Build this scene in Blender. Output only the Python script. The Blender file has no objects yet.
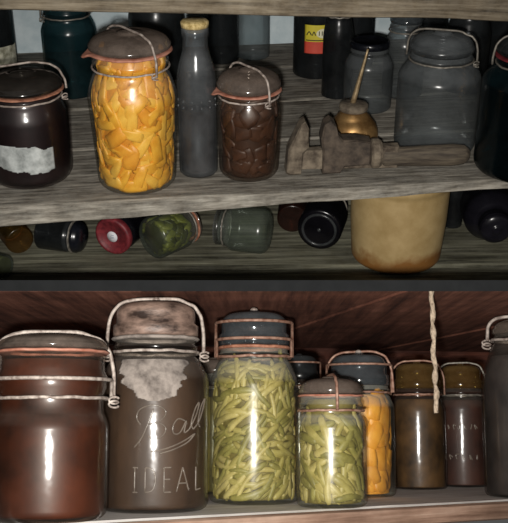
import bpy, bmesh, math, random
from mathutils import Vector, Matrix, noise

random.seed(7)
F, W, H = 1000.0, 508.0, 523.0
CX, CY = W / 2, H / 2
PI = math.pi
R_ = math.radians
scene = bpy.context.scene
COL = scene.collection

# ------------------------------------------------------------------ frames
# The place has two compartments: the shelves (upright) and, below the divider board, a bin whose floor slopes back.
ZB = 1.20                      # height of the middle shelf's top
PITCH = R_(28.3)
CAM_W = Matrix.Translation((0, 0, ZB + 0.535)) @ Matrix.Rotation(PI / 2 - PITCH, 4, 'X')
EYE = 0.088
CAM_L = Matrix.Translation((0, 0, EYE)) @ Matrix.Rotation(PI / 2 + math.atan(159 / F), 4, 'X')


class Frame:
    def __init__(s, cam, T):
        s.cam, s.T = cam, T
        s.inv = cam.inverted()
        s.eye = cam.translation.copy()

    def ray(s, px, py):
        return (s.cam.to_3x3() @ Vector(((px - CX) / F, -(py - CY) / F, -1.0)))

    def on(s, px, py, z):
        d = s.ray(px, py)
        return s.eye + d * ((z - s.eye.z) / d.z)

    def at(s, px, py, depth):
        return s.eye + s.ray(px, py) * depth

    def depth(s, p):
        return -(s.inv @ p).z

    def proj(s, p):
        q = s.inv @ p
        return CX + q.x / -q.z * F, CY - q.y / -q.z * F


TOP = Frame(CAM_W, Matrix.Identity(4))
LOW = Frame(CAM_L, CAM_W @ CAM_L.inverted())


# ------------------------------------------------------------------ materials
def lin(r, g, b):
    def f(c):
        c /= 255.0
        return c / 12.92 if c <= 0.04045 else ((c + 0.055) / 1.055) ** 2.4
    return (f(r), f(g), f(b), 1.0)


def newmat(name):
    m = bpy.data.materials.new(name)
    m.use_nodes = True
    nt = m.node_tree
    for n in list(nt.nodes):
        nt.nodes.remove(n)
    return m, nt, nt.nodes.new('ShaderNodeOutputMaterial')


def coords(nt, scale=(1, 1, 1)):
    tc = nt.nodes.new('ShaderNodeTexCoord')
    mp = nt.nodes.new('ShaderNodeMapping')
    mp.inputs['Scale'].default_value = scale
    nt.links.new(tc.outputs['Object'], mp.inputs['Vector'])
    return mp.outputs['Vector']


def noisetex(nt, vec, scale, detail=5, rough=0.6):
    n = nt.nodes.new('ShaderNodeTexNoise')
    n.inputs['Scale'].default_value = scale
    n.inputs['Detail'].default_value = detail
    n.inputs['Roughness'].default_value = rough
    nt.links.new(vec, n.inputs['Vector'])
    return n.outputs['Fac']


def ramp(nt, fac, stops):
    r = nt.nodes.new('ShaderNodeValToRGB')
    el = r.color_ramp.elements
    while len(el) < len(stops):
        el.new(0.5)
    for e, (p, c) in zip(el, stops):
        e.position = p
        e.color = c
    nt.links.new(fac, r.inputs['Fac'])
    return r.outputs['Color']


def bump(nt, fac, strength, dist=0.002):
    b = nt.nodes.new('ShaderNodeBump')
    b.inputs['Strength'].default_value = strength
    b.inputs['Distance'].default_value = dist
    nt.links.new(fac, b.inputs['Height'])
    return b.outputs['Normal']


def solid(name, c1, c2, scale=60, rough=0.7, metal=0.0, bmp=0.2, lo=0.35, hi=0.65, stretch=(1, 1, 1), spec=0.5, detail=5):
    m, nt, out = newmat(name)
    p = nt.nodes.new('ShaderNodeBsdfPrincipled')
    v = coords(nt, stretch)
    f = noisetex(nt, v, scale, detail)
    nt.links.new(ramp(nt, f, [(lo, c1), (hi, c2)]), p.inputs['Base Color'])
    p.inputs['Roughness'].default_value = rough
    p.inputs['Metallic'].default_value = metal
    p.inputs['Specular IOR Level'].default_value = spec
    if bmp:
        nt.links.new(bump(nt, f, bmp), p.inputs['Normal'])
    nt.links.new(p.outputs['BSDF'], out.inputs['Surface'])
    return m


def wood(name, dark, mid, light, grain=(1.6, 34, 34), scale=3.0, rough=0.85, mott=0.75, dust=0.0, dustcol=None, bmp=0.6):
    m, nt, out = newmat(name)
    p = nt.nodes.new('ShaderNodeBsdfPrincipled')
    v = coords(nt, grain)
    f1 = noisetex(nt, v, scale, 8, 0.68)
    col = ramp(nt, f1, [(0.33, dark), (0.5, mid), (0.66, light)])
    v2 = coords(nt, (1, 2.2, 1))
    f2 = noisetex(nt, v2, 9, 6, 0.65)
    mx = nt.nodes.new('ShaderNodeMix')
    mx.data_type = 'RGBA'
    mx.blend_type = 'MULTIPLY'
    mx.inputs['Factor'].default_value = mott
    nt.links.new(col, mx.inputs[6])
    nt.links.new(ramp(nt, f2, [(0.3, (0.42, 0.4, 0.38, 1)), (0.65, (1.1, 1.1, 1.1, 1))]), mx.inputs[7])
    last = mx.outputs[2]
    if dust:
        md = nt.nodes.new('ShaderNodeMix')
        md.data_type = 'RGBA'
        f3 = noisetex(nt, coords(nt, (1, 1, 1)), 34, 8, 0.75)
        mr = nt.nodes.new('ShaderNodeMapRange')
        mr.inputs['From Min'].default_value = 0.42
        mr.inputs['From Max'].default_value = 0.7
        mr.inputs['To Max'].default_value = dust
        nt.links.new(f3, mr.inputs['Value'])
        nt.links.new(mr.outputs['Result'], md.inputs['Factor'])
        nt.links.new(last, md.inputs[6])
        md.inputs[7].default_value = dustcol
        last = md.outputs[2]
    nt.links.new(last, p.inputs['Base Color'])
    p.inputs['Roughness'].default_value = rough
    p.inputs['Specular IOR Level'].default_value = 0.2
    nt.links.new(bump(nt, f1, bmp, 0.003), p.inputs['Normal'])
    nt.links.new(p.outputs['BSDF'], out.inputs['Surface'])
    return m


def glass(name, tint, edge=0.45, dust=0.08, dustcol=(0.35, 0.36, 0.36, 1), dscale=30, rough=0.23, ior=1.45, settle=0.5, contrast=False):
    """clear or coloured glass under a film of dust; on some lids it paints highlights"""
    m, nt, out = newmat(name)
    L = nt.links.new
    lw = nt.nodes.new('ShaderNodeLayerWeight')
    lw.inputs['Blend'].default_value = 0.2
    mc = nt.nodes.new('ShaderNodeMix')
    mc.data_type = 'RGBA'
    mc.inputs[6].default_value = (*tint, 1)
    mc.inputs[7].default_value = (tint[0] * edge, tint[1] * edge, tint[2] * edge, 1)
    L(lw.outputs['Facing'], mc.inputs['Factor'])
    tr = nt.nodes.new('ShaderNodeBsdfTransparent')
    L(mc.outputs[2], tr.inputs['Color'])
    gl = nt.nodes.new('ShaderNodeBsdfGlossy')
    gl.inputs['Roughness'].default_value = rough
    fr = nt.nodes.new('ShaderNodeFresnel')
    fr.inputs['IOR'].default_value = ior
    v = coords(nt)
    wob = noisetex(nt, v, 45, 2)
    nb = bump(nt, wob, 0.25, 0.002)
    L(nb, gl.inputs['Normal'])
    m1 = nt.nodes.new('ShaderNodeMixShader')
    fs = nt.nodes.new('ShaderNodeMath')
    fs.operation = 'MINIMUM'
    fs.inputs[1].default_value = 0.22
    L(fr.outputs['Fac'], fs.inputs[0])
    L(fs.outputs[0], m1.inputs['Fac'])
    L(tr.outputs['BSDF'], m1.inputs[1])
    L(gl.outputs['BSDF'], m1.inputs[2])
    df = nt.nodes.new('ShaderNodeBsdfDiffuse')
    df.inputs['Color'].default_value = dustcol
    f = noisetex(nt, v, dscale, 7, 0.7)
    mr = nt.nodes.new('ShaderNodeMapRange')
    mr.inputs['From Min'].default_value = 0.45 if contrast else 0.3
    mr.inputs['From Max'].default_value = 0.62 if contrast else 0.75
    mr.inputs['To Min'].default_value = dust * 0.35
    mr.inputs['To Max'].default_value = dust * 1.7
    L(f, mr.inputs['Value'])
    tc = nt.nodes.new('ShaderNodeTexCoord')
    sx = nt.nodes.new('ShaderNodeSeparateXYZ')
    L(tc.outputs['Normal'], sx.inputs['Vector'])
    mu = nt.nodes.new('ShaderNodeMapRange')
    mu.inputs['From Min'].default_value = 0.12
    mu.inputs['From Max'].default_value = 0.9
    mu.inputs['To Max'].default_value = settle
    L(sx.outputs['Z'], mu.inputs['Value'])
    mf = nt.nodes.new('ShaderNodeMath')
    mf.operation = 'MULTIPLY'
    L(mu.outputs['Result'], mf.inputs[0])
    L(f, mf.inputs[1])
    ma = nt.nodes.new('ShaderNodeMath')
    ma.operation = 'ADD'
    ma.use_clamp = True
    L(mf.outputs[0], ma.inputs[0])
    L(mr.outputs['Result'], ma.inputs[1])
    m2 = nt.nodes.new('ShaderNodeMixShader')
    L(ma.outputs[0], m2.inputs['Fac'])
    L(m1.outputs['Shader'], m2.inputs[1])
    L(df.outputs['BSDF'], m2.inputs[2])
    L(m2.outputs['Shader'], out.inputs['Surface'])
    return m


def inner_glass():
    m, nt, out = newmat('inner_glass_wall')
    tr = nt.nodes.new('ShaderNodeBsdfTransparent')
    tr.inputs['Color'].default_value = (0.985, 0.99, 0.985, 1)
    nt.links.new(tr.outputs['BSDF'], out.inputs['Surface'])
    return m


M = {'inner': inner_glass()}
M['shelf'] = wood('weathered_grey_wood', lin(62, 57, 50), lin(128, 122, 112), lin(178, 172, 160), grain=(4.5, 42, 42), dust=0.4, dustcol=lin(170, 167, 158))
M['shelf_top'] = wood('weathered_top_board', lin(58, 50, 40), lin(118, 106, 88), lin(156, 144, 124), grain=(2.2, 40, 40), dust=0.3, dustcol=lin(160, 152, 138))  # wood tone darkened to take in the flash falloff here
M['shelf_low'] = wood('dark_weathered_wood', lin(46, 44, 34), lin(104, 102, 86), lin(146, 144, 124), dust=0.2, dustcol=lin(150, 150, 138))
M['palewall'] = solid('pale_blue_plaster', lin(186, 202, 208), lin(214, 226, 230), 25, 0.9)
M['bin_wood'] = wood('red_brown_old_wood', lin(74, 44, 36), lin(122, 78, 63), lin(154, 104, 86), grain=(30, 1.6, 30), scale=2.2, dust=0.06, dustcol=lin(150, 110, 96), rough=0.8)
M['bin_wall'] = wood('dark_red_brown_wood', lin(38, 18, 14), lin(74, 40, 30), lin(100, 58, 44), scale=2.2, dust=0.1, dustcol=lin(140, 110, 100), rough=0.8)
M['bin_floor'] = wood('dusty_floor_board', lin(206, 196, 188), lin(236, 230, 224), lin(246, 242, 238), dust=0.7, dustcol=lin(244, 240, 235), mott=0.25, bmp=0.3)
M['bin_edge'] = wood('raw_pink_wood', lin(104, 78, 64), lin(150, 120, 102), lin(180, 152, 134))
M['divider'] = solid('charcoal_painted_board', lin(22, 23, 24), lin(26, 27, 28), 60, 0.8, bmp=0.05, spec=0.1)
M['wire_old'] = solid('dull_grey_wire', lin(98, 92, 84), lin(150, 144, 134), 180, 0.5, 0.35)
M['wire_rust'] = solid('rusty_pale_wire', lin(116, 78, 62), lin(170, 136, 118), 160, 0.55, 0.2)
M['wire_white'] = solid('oxidised_white_wire', lin(116, 102, 94), lin(186, 174, 164), 160, 0.6, 0.1)
M['rubber'] = solid('perished_pink_rubber', lin(150, 92, 72), lin(186, 132, 112), 90, 0.7)
M['rubber_dark'] = solid('perished_brown_rubber', lin(120, 72, 52), lin(180, 126, 100), 120, 0.7)
M['cork'] = solid('pale_cork', lin(150, 126, 72), lin(214, 190, 134), 220, 0.9)
M['brass'] = solid('tarnished_brass', lin(136, 98, 56), lin(206, 164, 108), 50, 0.38, 0.8, 0.08)
M['spout'] = solid('dull_brass_spout', lin(140, 116, 84), lin(190, 168, 132), 120, 0.45, 0.6)
M['rust'] = solid('dusty_rusted_iron', lin(62, 52, 42), lin(122, 110, 94), 70, 0.85, 0.1, 0.6)
M['rust_dark'] = solid('dark_rusted_iron', lin(46, 38, 32), lin(90, 78, 66), 60, 0.8, 0.15, 0.6)
M['handle'] = solid('worn_brown_handle', lin(52, 44, 36), lin(92, 82, 68), 30, 0.8, 0, 0.4, stretch=(1, 8, 8))
M['paper'] = solid('grey_torn_paper', lin(120, 124, 122), lin(186, 190, 188), 55, 0.9)
M['paper_cream'] = solid('spotted_cream_paper', lin(130, 128, 108), lin(206, 204, 184), 90, 0.9)
M['crust'] = solid('white_crusted_residue', lin(84, 76, 71), lin(146, 136, 128), 80, 0.95, 0, 0.8, lo=0.3, hi=0.6)
M['yellow'] = solid('yellow_print', lin(196, 180, 44), lin(214, 198, 60), 40, 0.6, bmp=0)
M['red'] = solid('red_print', lin(186, 60, 44), lin(204, 78, 58), 40, 0.6, bmp=0)
M['ink'] = solid('dark_ink', lin(36, 40, 30), lin(50, 54, 40), 40, 0.7, bmp=0)
M['cream'] = solid('cream_print', lin(214, 210, 176), lin(226, 222, 192), 40, 0.7, bmp=0)
M['redlid'] = solid('faded_red_lid', lin(84, 22, 30), lin(126, 42, 48), 120, 0.55, 0, 0.2)
M['white'] = solid('white_sticker', lin(206, 206, 210), lin(226, 226, 230), 60, 0.7, bmp=0)
M['greyink'] = solid('grey_stamp_ink', lin(120, 130, 146), lin(140, 150, 160), 60, 0.7, bmp=0)
M['rope'] = solid('dusty_twine', lin(120, 104, 88), lin(172, 154, 134), 300, 0.95, 0, 0.6)
M['iron_lid'] = solid('black_jar_lid', lin(8, 9, 12), lin(22, 24, 30), 60, 0.25, 0, 0.05)

M['g_clear'] = glass('clear_glass', (0.97, 0.98, 0.97), dust=0.03)
M['g_orange'] = glass('clear_glass_on_orange', (0.99, 0.97, 0.9), dust=0.02, edge=0.6)
M['g_lid'] = glass('smoky_lid_glass', (0.5, 0.46, 0.42), edge=0.6, dust=0.3, settle=0.3, dustcol=lin(130, 116, 106), rough=0.12, ior=1.9)
M['g_lidteal'] = glass('blue_grey_lid_glass', (0.62, 0.66, 0.68), edge=0.6, dust=0.16, settle=0.3, dustcol=lin(112, 118, 122), rough=0.12, ior=1.9)  # dust film raised so it also paints the lids' pale reflections
M['g_liddark'] = glass('dark_lid_glass', (0.25, 0.24, 0.22), edge=0.6, dust=0.05, dustcol=lin(120, 112, 104), rough=0.12, ior=1.9, settle=0.15)
M['g_crustlid'] = glass('crusted_lid_glass', (0.4, 0.33, 0.28), edge=0.7, dust=0.42, dustcol=lin(160, 140, 126), dscale=42, rough=0.22, contrast=True)
M['g_dusty'] = glass('dusty_grey_glass', (0.84, 0.86, 0.87), edge=0.5, dust=0.13, dustcol=lin(122, 126, 128), rough=0.23)
M['g_bottle'] = glass('frosted_bottle_glass', (0.8, 0.82, 0.83), edge=0.6, dust=0.11, dustcol=lin(138, 140, 142), rough=0.18)
M['g_dark'] = glass('dark_bottle_glass', (0.3, 0.31, 0.32), edge=0.5, dust=0.09, dustcol=lin(84, 88, 90), rough=0.23)
M['g_teal'] = glass('teal_glass', (0.2, 0.36, 0.38), edge=0.6, dust=0.09, dustcol=lin(60, 92, 98), rough=0.23)
M['g_tealdark'] = glass('deep_teal_glass', (0.06, 0.14, 0.17), edge=0.5, dust=0.025, settle=0.15, dustcol=lin(50, 84, 92), rough=0.23)
M['g_purple'] = glass('purple_black_glass', (0.12, 0.11, 0.14), edge=0.5, dust=0.05, settle=0.2, dustcol=lin(66, 64, 76), rough=0.23)
M['g_brown'] = glass('glass_over_brown', (0.95, 0.9, 0.86), edge=0.6, dust=0.012, settle=0.25, dustcol=lin(150, 134, 122), rough=0.16)
M['g_ball'] = glass('grey_brown_glass', (0.95, 0.93, 0.91), edge=0.55, dust=0.012, settle=0.35, dustcol=lin(160, 150, 140), rough=0.16)
M['g_bean'] = glass('glass_over_green', (0.97, 0.97, 0.92), edge=0.6, dust=0.03, settle=1.0, dustcol=lin(176, 176, 166), rough=0.23)
M['g_amber'] = glass('amber_glass', (0.75, 0.5, 0.2), edge=0.6, dust=0.12, dustcol=lin(120, 96, 52))
M['g_red'] = glass('red_brown_glass', (0.42, 0.17, 0.1), edge=0.5, dust=0.05, dustcol=lin(130, 90, 76))
M['g_green'] = glass('greenish_clear_glass', (0.88, 0.93, 0.89), edge=0.5, dust=0.09, dustcol=lin(140, 146, 136))
M['g_lidamber'] = glass('amber_highlight_lid_glass', (0.75, 0.62, 0.3), edge=0.6, dust=0.2, dustcol=lin(120, 96, 60), rough=0.13)  # yellow tint and film also paint the yellow highlights on these lids
M['g_text'] = glass('raised_glass_lettering', (0.9, 0.88, 0.86), edge=0.6, dust=0.3, dustcol=lin(150, 138, 126), rough=0.2)

M['p_apricot'] = solid('dull_orange_fruit_flesh', lin(186, 120, 30), lin(212, 150, 52), 60, 0.45, bmp=0.3)
M['g_plum'] = glass('glass_over_plum', (0.9, 0.85, 0.85), edge=0.5, dust=0.006, dustcol=lin(150, 140, 140), settle=0.04, rough=0.16)
M['crustlid'] = solid('crusted_rusty_lid', lin(48, 36, 31), lin(158, 132, 118), 34, 0.5, 0, 0.8, lo=0.38, hi=0.68, stretch=(1, 1, 2.6), detail=8)
M['f_plum'] = solid('dark_plum_preserve', lin(10, 4, 6), lin(28, 12, 13), 30, 0.5)
M['f_orange'] = solid('orange_syrup', lin(192, 126, 32), lin(212, 148, 46), 40, 0.5)
M['p_orange'] = solid('orange_fruit_flesh', lin(214, 148, 38), lin(232, 178, 64), 60, 0.45, bmp=0.3)
M['p_orange2'] = solid('yellow_fruit_flesh', lin(220, 162, 52), lin(236, 190, 84), 60, 0.45, bmp=0.3)
M['p_orange3'] = solid('deep_orange_fruit_flesh', lin(208, 136, 32), lin(226, 162, 54), 60, 0.45, bmp=0.3)
M['f_brown'] = solid('brown_syrup', lin(40, 24, 14), lin(58, 36, 22), 40, 0.5)
M['p_brown'] = solid('brown_stewed_fruit', lin(50, 30, 18), lin(72, 45, 28), 60, 0.5)
M['p_brown2'] = solid('dark_stewed_fruit', lin(46, 27, 16), lin(68, 42, 26), 60, 0.5)
M['f_redbrown'] = solid('red_brown_preserve', lin(20, 7, 3), lin(88, 40, 16), 14, 0.5, lo=0.3, hi=0.75, detail=7)
M['f_greybrown'] = solid('grey_brown_preserve', lin(40, 27, 17), lin(76, 55, 38), 24, 0.6, lo=0.3, hi=0.75, stretch=(1, 1, 0.4))
M['f_green'] = solid('olive_brine', lin(96, 84, 32), lin(120, 108, 50), 40, 0.6)
M['p_bean'] = solid('pale_green_bean', lin(134, 122, 58), lin(168, 156, 92), 60, 0.5)
M['p_bean2'] = solid('yellow_green_bean', lin(148, 134, 68), lin(182, 168, 108), 60, 0.5)
M['p_bean3'] = solid('dark_green_bean', lin(108, 100, 42), lin(142, 134, 70), 60, 0.5)
M['f_murk'] = solid('murky_brown_preserve', lin(34, 24, 11), lin(92, 68, 36), 30, 0.6, detail=6)
M['f_darkmurk'] = solid('dark_red_preserve', lin(42, 22, 17), lin(70, 40, 30), 26, 0.6, detail=6)
M['f_grey'] = solid('grey_black_preserve', lin(36, 33, 33), lin(64, 58, 56), 26, 0.6)
M['f_bottle'] = solid('dark_bottle_liquid', lin(36, 28, 24), lin(56, 44, 38), 26, 0.5)
M['f_pickle'] = solid('dark_green_brine', lin(48, 50, 14), lin(74, 76, 24), 40, 0.5)
M['p_pickle'] = solid('green_pickle', lin(84, 88, 26), lin(122, 122, 44), 50, 0.5)
M['f_yellow'] = solid('yellow_green_brine', lin(140, 128, 44), lin(172, 158, 70), 40, 0.6)


# stoneware with a brown stain running round its foot
def stoneware():
    m, nt, out = newmat('beige_stoneware')
    p = nt.nodes.new('ShaderNodeBsdfPrincipled')
    tc = nt.nodes.new('ShaderNodeTexCoord')
    sp = nt.nodes.new('ShaderNodeSeparateXYZ')
    nt.links.new(tc.outputs['Object'], sp.inputs['Vector'])
    f = noisetex(nt, coords(nt), 22, 5)
    ad = nt.nodes.new('ShaderNodeMath')
    ad.operation = 'MULTIPLY_ADD'
    nt.links.new(f, ad.inputs[0])
    ad.inputs[1].default_value = -0.055
    nt.links.new(sp.outputs['Z'], ad.inputs[2])
    mr = nt.nodes.new('ShaderNodeMapRange')
    mr.inputs['From Min'].default_value = -0.012
    mr.inputs['From Max'].default_value = 0.004
    nt.links.new(ad.outputs[0], mr.inputs['Value'])
    c2 = ramp(nt, noisetex(nt, coords(nt), 30, 6), [(0.3, lin(146, 122, 78)), (0.7, lin(174, 150, 106))])
    mx = nt.nodes.new('ShaderNodeMix')
    mx.data_type = 'RGBA'
    nt.links.new(mr.outputs['Result'], mx.inputs['Factor'])
    mx.inputs[6].default_value = lin(122, 82, 38)
    nt.links.new(c2, mx.inputs[7])
    nt.links.new(mx.outputs[2], p.inputs['Base Color'])
    p.inputs['Roughness'].default_value = 0.55
    nt.links.new(p.outputs['BSDF'], out.inputs['Surface'])
    return m


M['stoneware'] = stoneware()


# ------------------------------------------------------------------ mesh helpers
def mesh_obj(name, verts, faces, mat, parent=None, M0=None, smooth=True, mats=None, fm=None):
    me = bpy.data.meshes.new(name)
    me.from_pydata([tuple(v) for v in verts], [], faces)
    for mm in (mats or [mat]):
        me.materials.append(mm)
    if fm:
        for p, i in zip(me.polygons, fm):
            p.material_index = i
    if smooth:
        me.polygons.foreach_set('use_smooth', [True] * len(me.polygons))
    me.update()
    o = bpy.data.objects.new(name, me)
    COL.objects.link(o)
    if parent:
        o.parent = parent
    elif M0 is not None:
        o.matrix_world = M0
    return o


def tag(o, label, cat, group=None, kind=None):
    o['label'] = label
    o['category'] = cat
    if group:
        o['group'] = group
    if kind:
        o['kind'] = kind
    return o


def empty(name, Mw, label, cat, group=None):
    o = bpy.data.objects.new(name, None)
    o.empty_display_size = 0.02
    COL.objects.link(o)
    o.matrix_world = Mw
    return tag(o, label, cat, group)


def lathe(prof, seg=56):
    """closed surface of revolution; prof goes from axis to axis or loops"""
    vs, fs, rings = [], [], []
    for r, z in prof:
        if r < 1e-6:
            rings.append([len(vs)])
            vs.append(Vector((0, 0, z)))
        else:
            rings.append(list(range(len(vs), len(vs) + seg)))
            for k in range(seg):
                a = 2 * PI * k / seg
                vs.append(Vector((r * math.cos(a), r * math.sin(a), z)))
    for A, B in zip(rings, rings[1:]):
        if len(A) == 1 and len(B) == 1:
            continue
        for k in range(seg):
            k2 = (k + 1) % seg
            if len(A) == 1:
                fs.append((A[0], B[k2], B[k]))
            elif len(B) == 1:
                fs.append((A[k], A[k2], B[0]))
            else:
                fs.append((A[k], A[k2], B[k2], B[k]))
    return vs, fs


def tube(pts, r, seg=8, closed=False, rfun=None):
    pts = [Vector(p) for p in pts]
    n = len(pts)
    vs, fs = [], []
    t0 = (pts[1] - pts[0]).normalized()
    up = Vector((0, 0, 1)) if abs(t0.z) < 0.9 else Vector((1, 0, 0))
    u = t0.cross(up).normalized()
    for i, p in enumerate(pts):
        if closed:
            t = (pts[(i + 1) % n] - pts[i - 1]).normalized()
        else:
            t = (pts[min(i + 1, n - 1)] - pts[max(i - 1, 0)]).normalized()
        u = (u - t * u.dot(t))
        u = u.normalized() if u.length > 1e-6 else t.orthogonal().normalized()
        v = t.cross(u)
        rr = rfun(i / (n - 1)) * r if rfun else r
        for k in range(seg):
            a = 2 * PI * k / seg
            vs.append(p + (u * math.cos(a) + v * math.sin(a)) * rr)
    m = n if closed else n - 1
    for i in range(m):
        a, b = i * seg, ((i + 1) % n) * seg
        for k in range(seg):
            k2 = (k + 1) % seg
            fs.append((a + k, a + k2, b + k2, b + k))
    if not closed:
        fs.append(tuple(range(seg))[::-1])
        fs.append(tuple((n - 1) * seg + k for k in range(seg)))
    return vs, fs


def merge(*parts):
    V, Fc = [], []
    for vs, fs in parts:
        b = len(V)
        V += list(vs)
        Fc += [tuple(i + b for i in f) for f in fs]
    return V, Fc


def smooth_path(pts, n=8, closed=False):
    """Catmull-Rom"""
    pts = [Vector(p) for p in pts]
    out = []
    m = len(pts)
    rng = range(m) if closed else range(m - 1)
    for i in rng:
        if closed:
            p0, p1, p2, p3 = pts[i - 1], pts[i], pts[(i + 1) % m], pts[(i + 2) % m]
        else:
            p0, p1, p2, p3 = pts[max(i - 1, 0)], pts[i], pts[i + 1], pts[min(i + 2, m - 1)]
        for k in range(n):
            t = k / n
            out.append(0.5 * ((2 * p1) + (p2 - p0) * t + (2 * p0 - 5 * p1 + 4 * p2 - p3) * t * t + (3 * p1 - p0 - 3 * p2 + p3) * t ** 3))
    if not closed:
        out.append(pts[-1])
    return out


def board(name, L, D, T, mat, Mw, parts=((0, 1),), gap=0.004, wob=0.0025, nx=60, seed=0, taper=None):
    """planks side by side: x along L, y from front 0 to D, top at z=0. parts = fractions of D for each plank"""
    V, Fc = [], []
    for pi, (a, b) in enumerate(parts):
        y0, y1 = a * D + (gap / 2 if a > 0 else 0), b * D - (gap / 2 if b < 1 else 0)
        ys = [y0, y0 + 0.004] + [y0 + 0.004 + (y1 - y0 - 0.008) * k / 4 for k in range(1, 4)] + [y1 - 0.004, y1]
        b0 = len(V)
        ring = [(y, 0.0) for y in ys] + [(y1, -T * 0.5)] + [(y, -T) for y in reversed(ys)] + [(y0, -T * 0.5)]
        nr = len(ring)
        dz = -0.0006 * abs(noise.noise(Vector((pi * 3.1, seed, 0.2))))
        for i in range(nx + 1):
            x = L * (i / nx - 0.5)
            for (y, z) in ring:
                nn = noise.noise_vector(Vector((x * 9 + seed, y * 40, z * 40 + pi * 5)))
                ee = noise.noise(Vector((x * 28 + seed * 2, y * 10, z * 60)))
                zz = z * (taper(i / nx) if taper else 1)
                yy = y
                if y == y0 or y == y1:
                    yy += wob * ee
                    zz += (-0.002 if z == 0 else 0.002 if z == -T else 0)
                V.append(Vector((x, yy + nn.y * wob * 0.5, zz + dz + nn.z * wob * (0.15 if z == 0 else 0.8) - (0.0005 if z == 0 else 0))))
        for i in range(nx):
            for k in range(nr):
                k2 = (k + 1) % nr
                A, B = b0 + i * nr, b0 + (i + 1) * nr
                Fc.append((A + k, A + k2, B + k2, B + k))
        Fc.append(tuple(b0 + k for k in range(nr))[::-1])
        Fc.append(tuple(b0 + nx * nr + k for k in range(nr)))
    return mesh_obj(name, V, Fc, mat, M0=Mw, smooth=False)


def box(x0, x1, y0, y1, z0, z1):
    vs = [Vector((x, y, z)) for x in (x0, x1) for y in (y0, y1) for z in (z0, z1)]
    return vs, [(0, 1, 3, 2), (4, 6, 7, 5), (0, 4, 5, 1), (2, 3, 7, 6), (0, 2, 6, 4), (1, 5, 7, 3)]


def prism(poly, y0, y1, bev=0.0):
    """polygon in x,z pushed from y0 to y1 with an eased edge"""
    n = len(poly)
    c = sum((Vector(p) for p in poly), Vector((0, 0))) / n
    def sh(k):
        return [Vector(p) + (c - Vector(p)).normalized() * k for p in poly]
    rows = [(sh(bev), y0), (sh(0), y0 + bev), (sh(0), y1 - bev), (sh(bev), y1)] if bev else [(sh(0), y0), (sh(0), y1)]
    V, Fc = [], []
    for pts, y in rows:
        V += [Vector((p.x, y, p.y)) for p in pts]
    for r in range(len(rows) - 1):
        for k in range(n):
            k2 = (k + 1) % n
            Fc.append((r * n + k, r * n + k2, (r + 1) * n + k2, (r + 1) * n + k))
    Fc.append(tuple(range(n))[::-1])
    Fc.append(tuple((len(rows) - 1) * n + k for k in range(n)))
    return V, Fc


def lerp_prof(prof, z):
    for (r0, z0), (r1, z1) in zip(prof, prof[1:]):
        if z0 <= z <= z1 and z1 > z0:
            return r0 + (r1 - r0) * (z - z0) / (z1 - z0)
    return prof[-1][0]


# ------------------------------------------------------------------ jars
def body_profile(R, h, rn, zs, zn, zl, foot=0.12, taper=1.0):
    """outer profile from the foot up to the mouth (taper = foot radius / shoulder radius)"""
    c = foot * R
    o = [(R * taper - c, 0.0)]
    for k in range(1, 6):
        a = PI / 2 * k / 5
        o.append((R * taper - c + c * math.sin(a), c - c * math.cos(a)))
    zS, zN, zL = zs * h, zn * h, zl * h
    o.append((R * (taper + 1) / 2, (c + zS) / 2))
    for k in range(0, 9):
        t = k / 8
        s = t * t * (3 - 2 * t)
        q = 1 - (1 - math.sqrt(max(0, 1 - t * t))) * 0.5 - 0.5 * s
        o.append((rn * R + (R - rn * R) * q, zS + (zN - zS) * t))
    o.append((rn * R, zN + (zL - zN) * 0.3))
    o.append((rn * R * 1.05, zN + (zL - zN) * 0.42))
    o.append((rn * R * 1.05, zN + (zL - zN) * 0.62))
    o.append((rn * R, zN + (zL - zN) * 0.72))
    o.append((rn * R, zL))
    return o


def frameM(fr, p, yaw=0.0):
    return fr.T @ Matrix.Translation(p) @ Matrix.Rotation(yaw, 4, 'Z')


def place(fr, px, py, wpx, ytop, z, eff=1.0):
    """(centre on the surface, radius, height) of an upright round thing from what it measures"""
    p0 = fr.on(px, py + (2.5 if fr is TOP else 2.0), z)
    u = Vector((p0.x - fr.eye.x, p0.y - fr.eye.y, 0)).normalized()
    R = wpx / 2 * fr.depth(p0) / F
    for _ in range(4):
        c = p0 + u * R * eff
        R = wpx / 2 * fr.depth(c) / F
    lo, hi = 0.0, 0.6
    for _ in range(40):
        m = (lo + hi) / 2
        if fr.proj(c + Vector((0, 0, m)))[1] > ytop:
            lo = m
        else:
            hi = m
    yaw = math.atan2(-u.x, u.y)        # local -Y then faces the camera
    return c, R, (lo + hi) / 2, yaw


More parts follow.
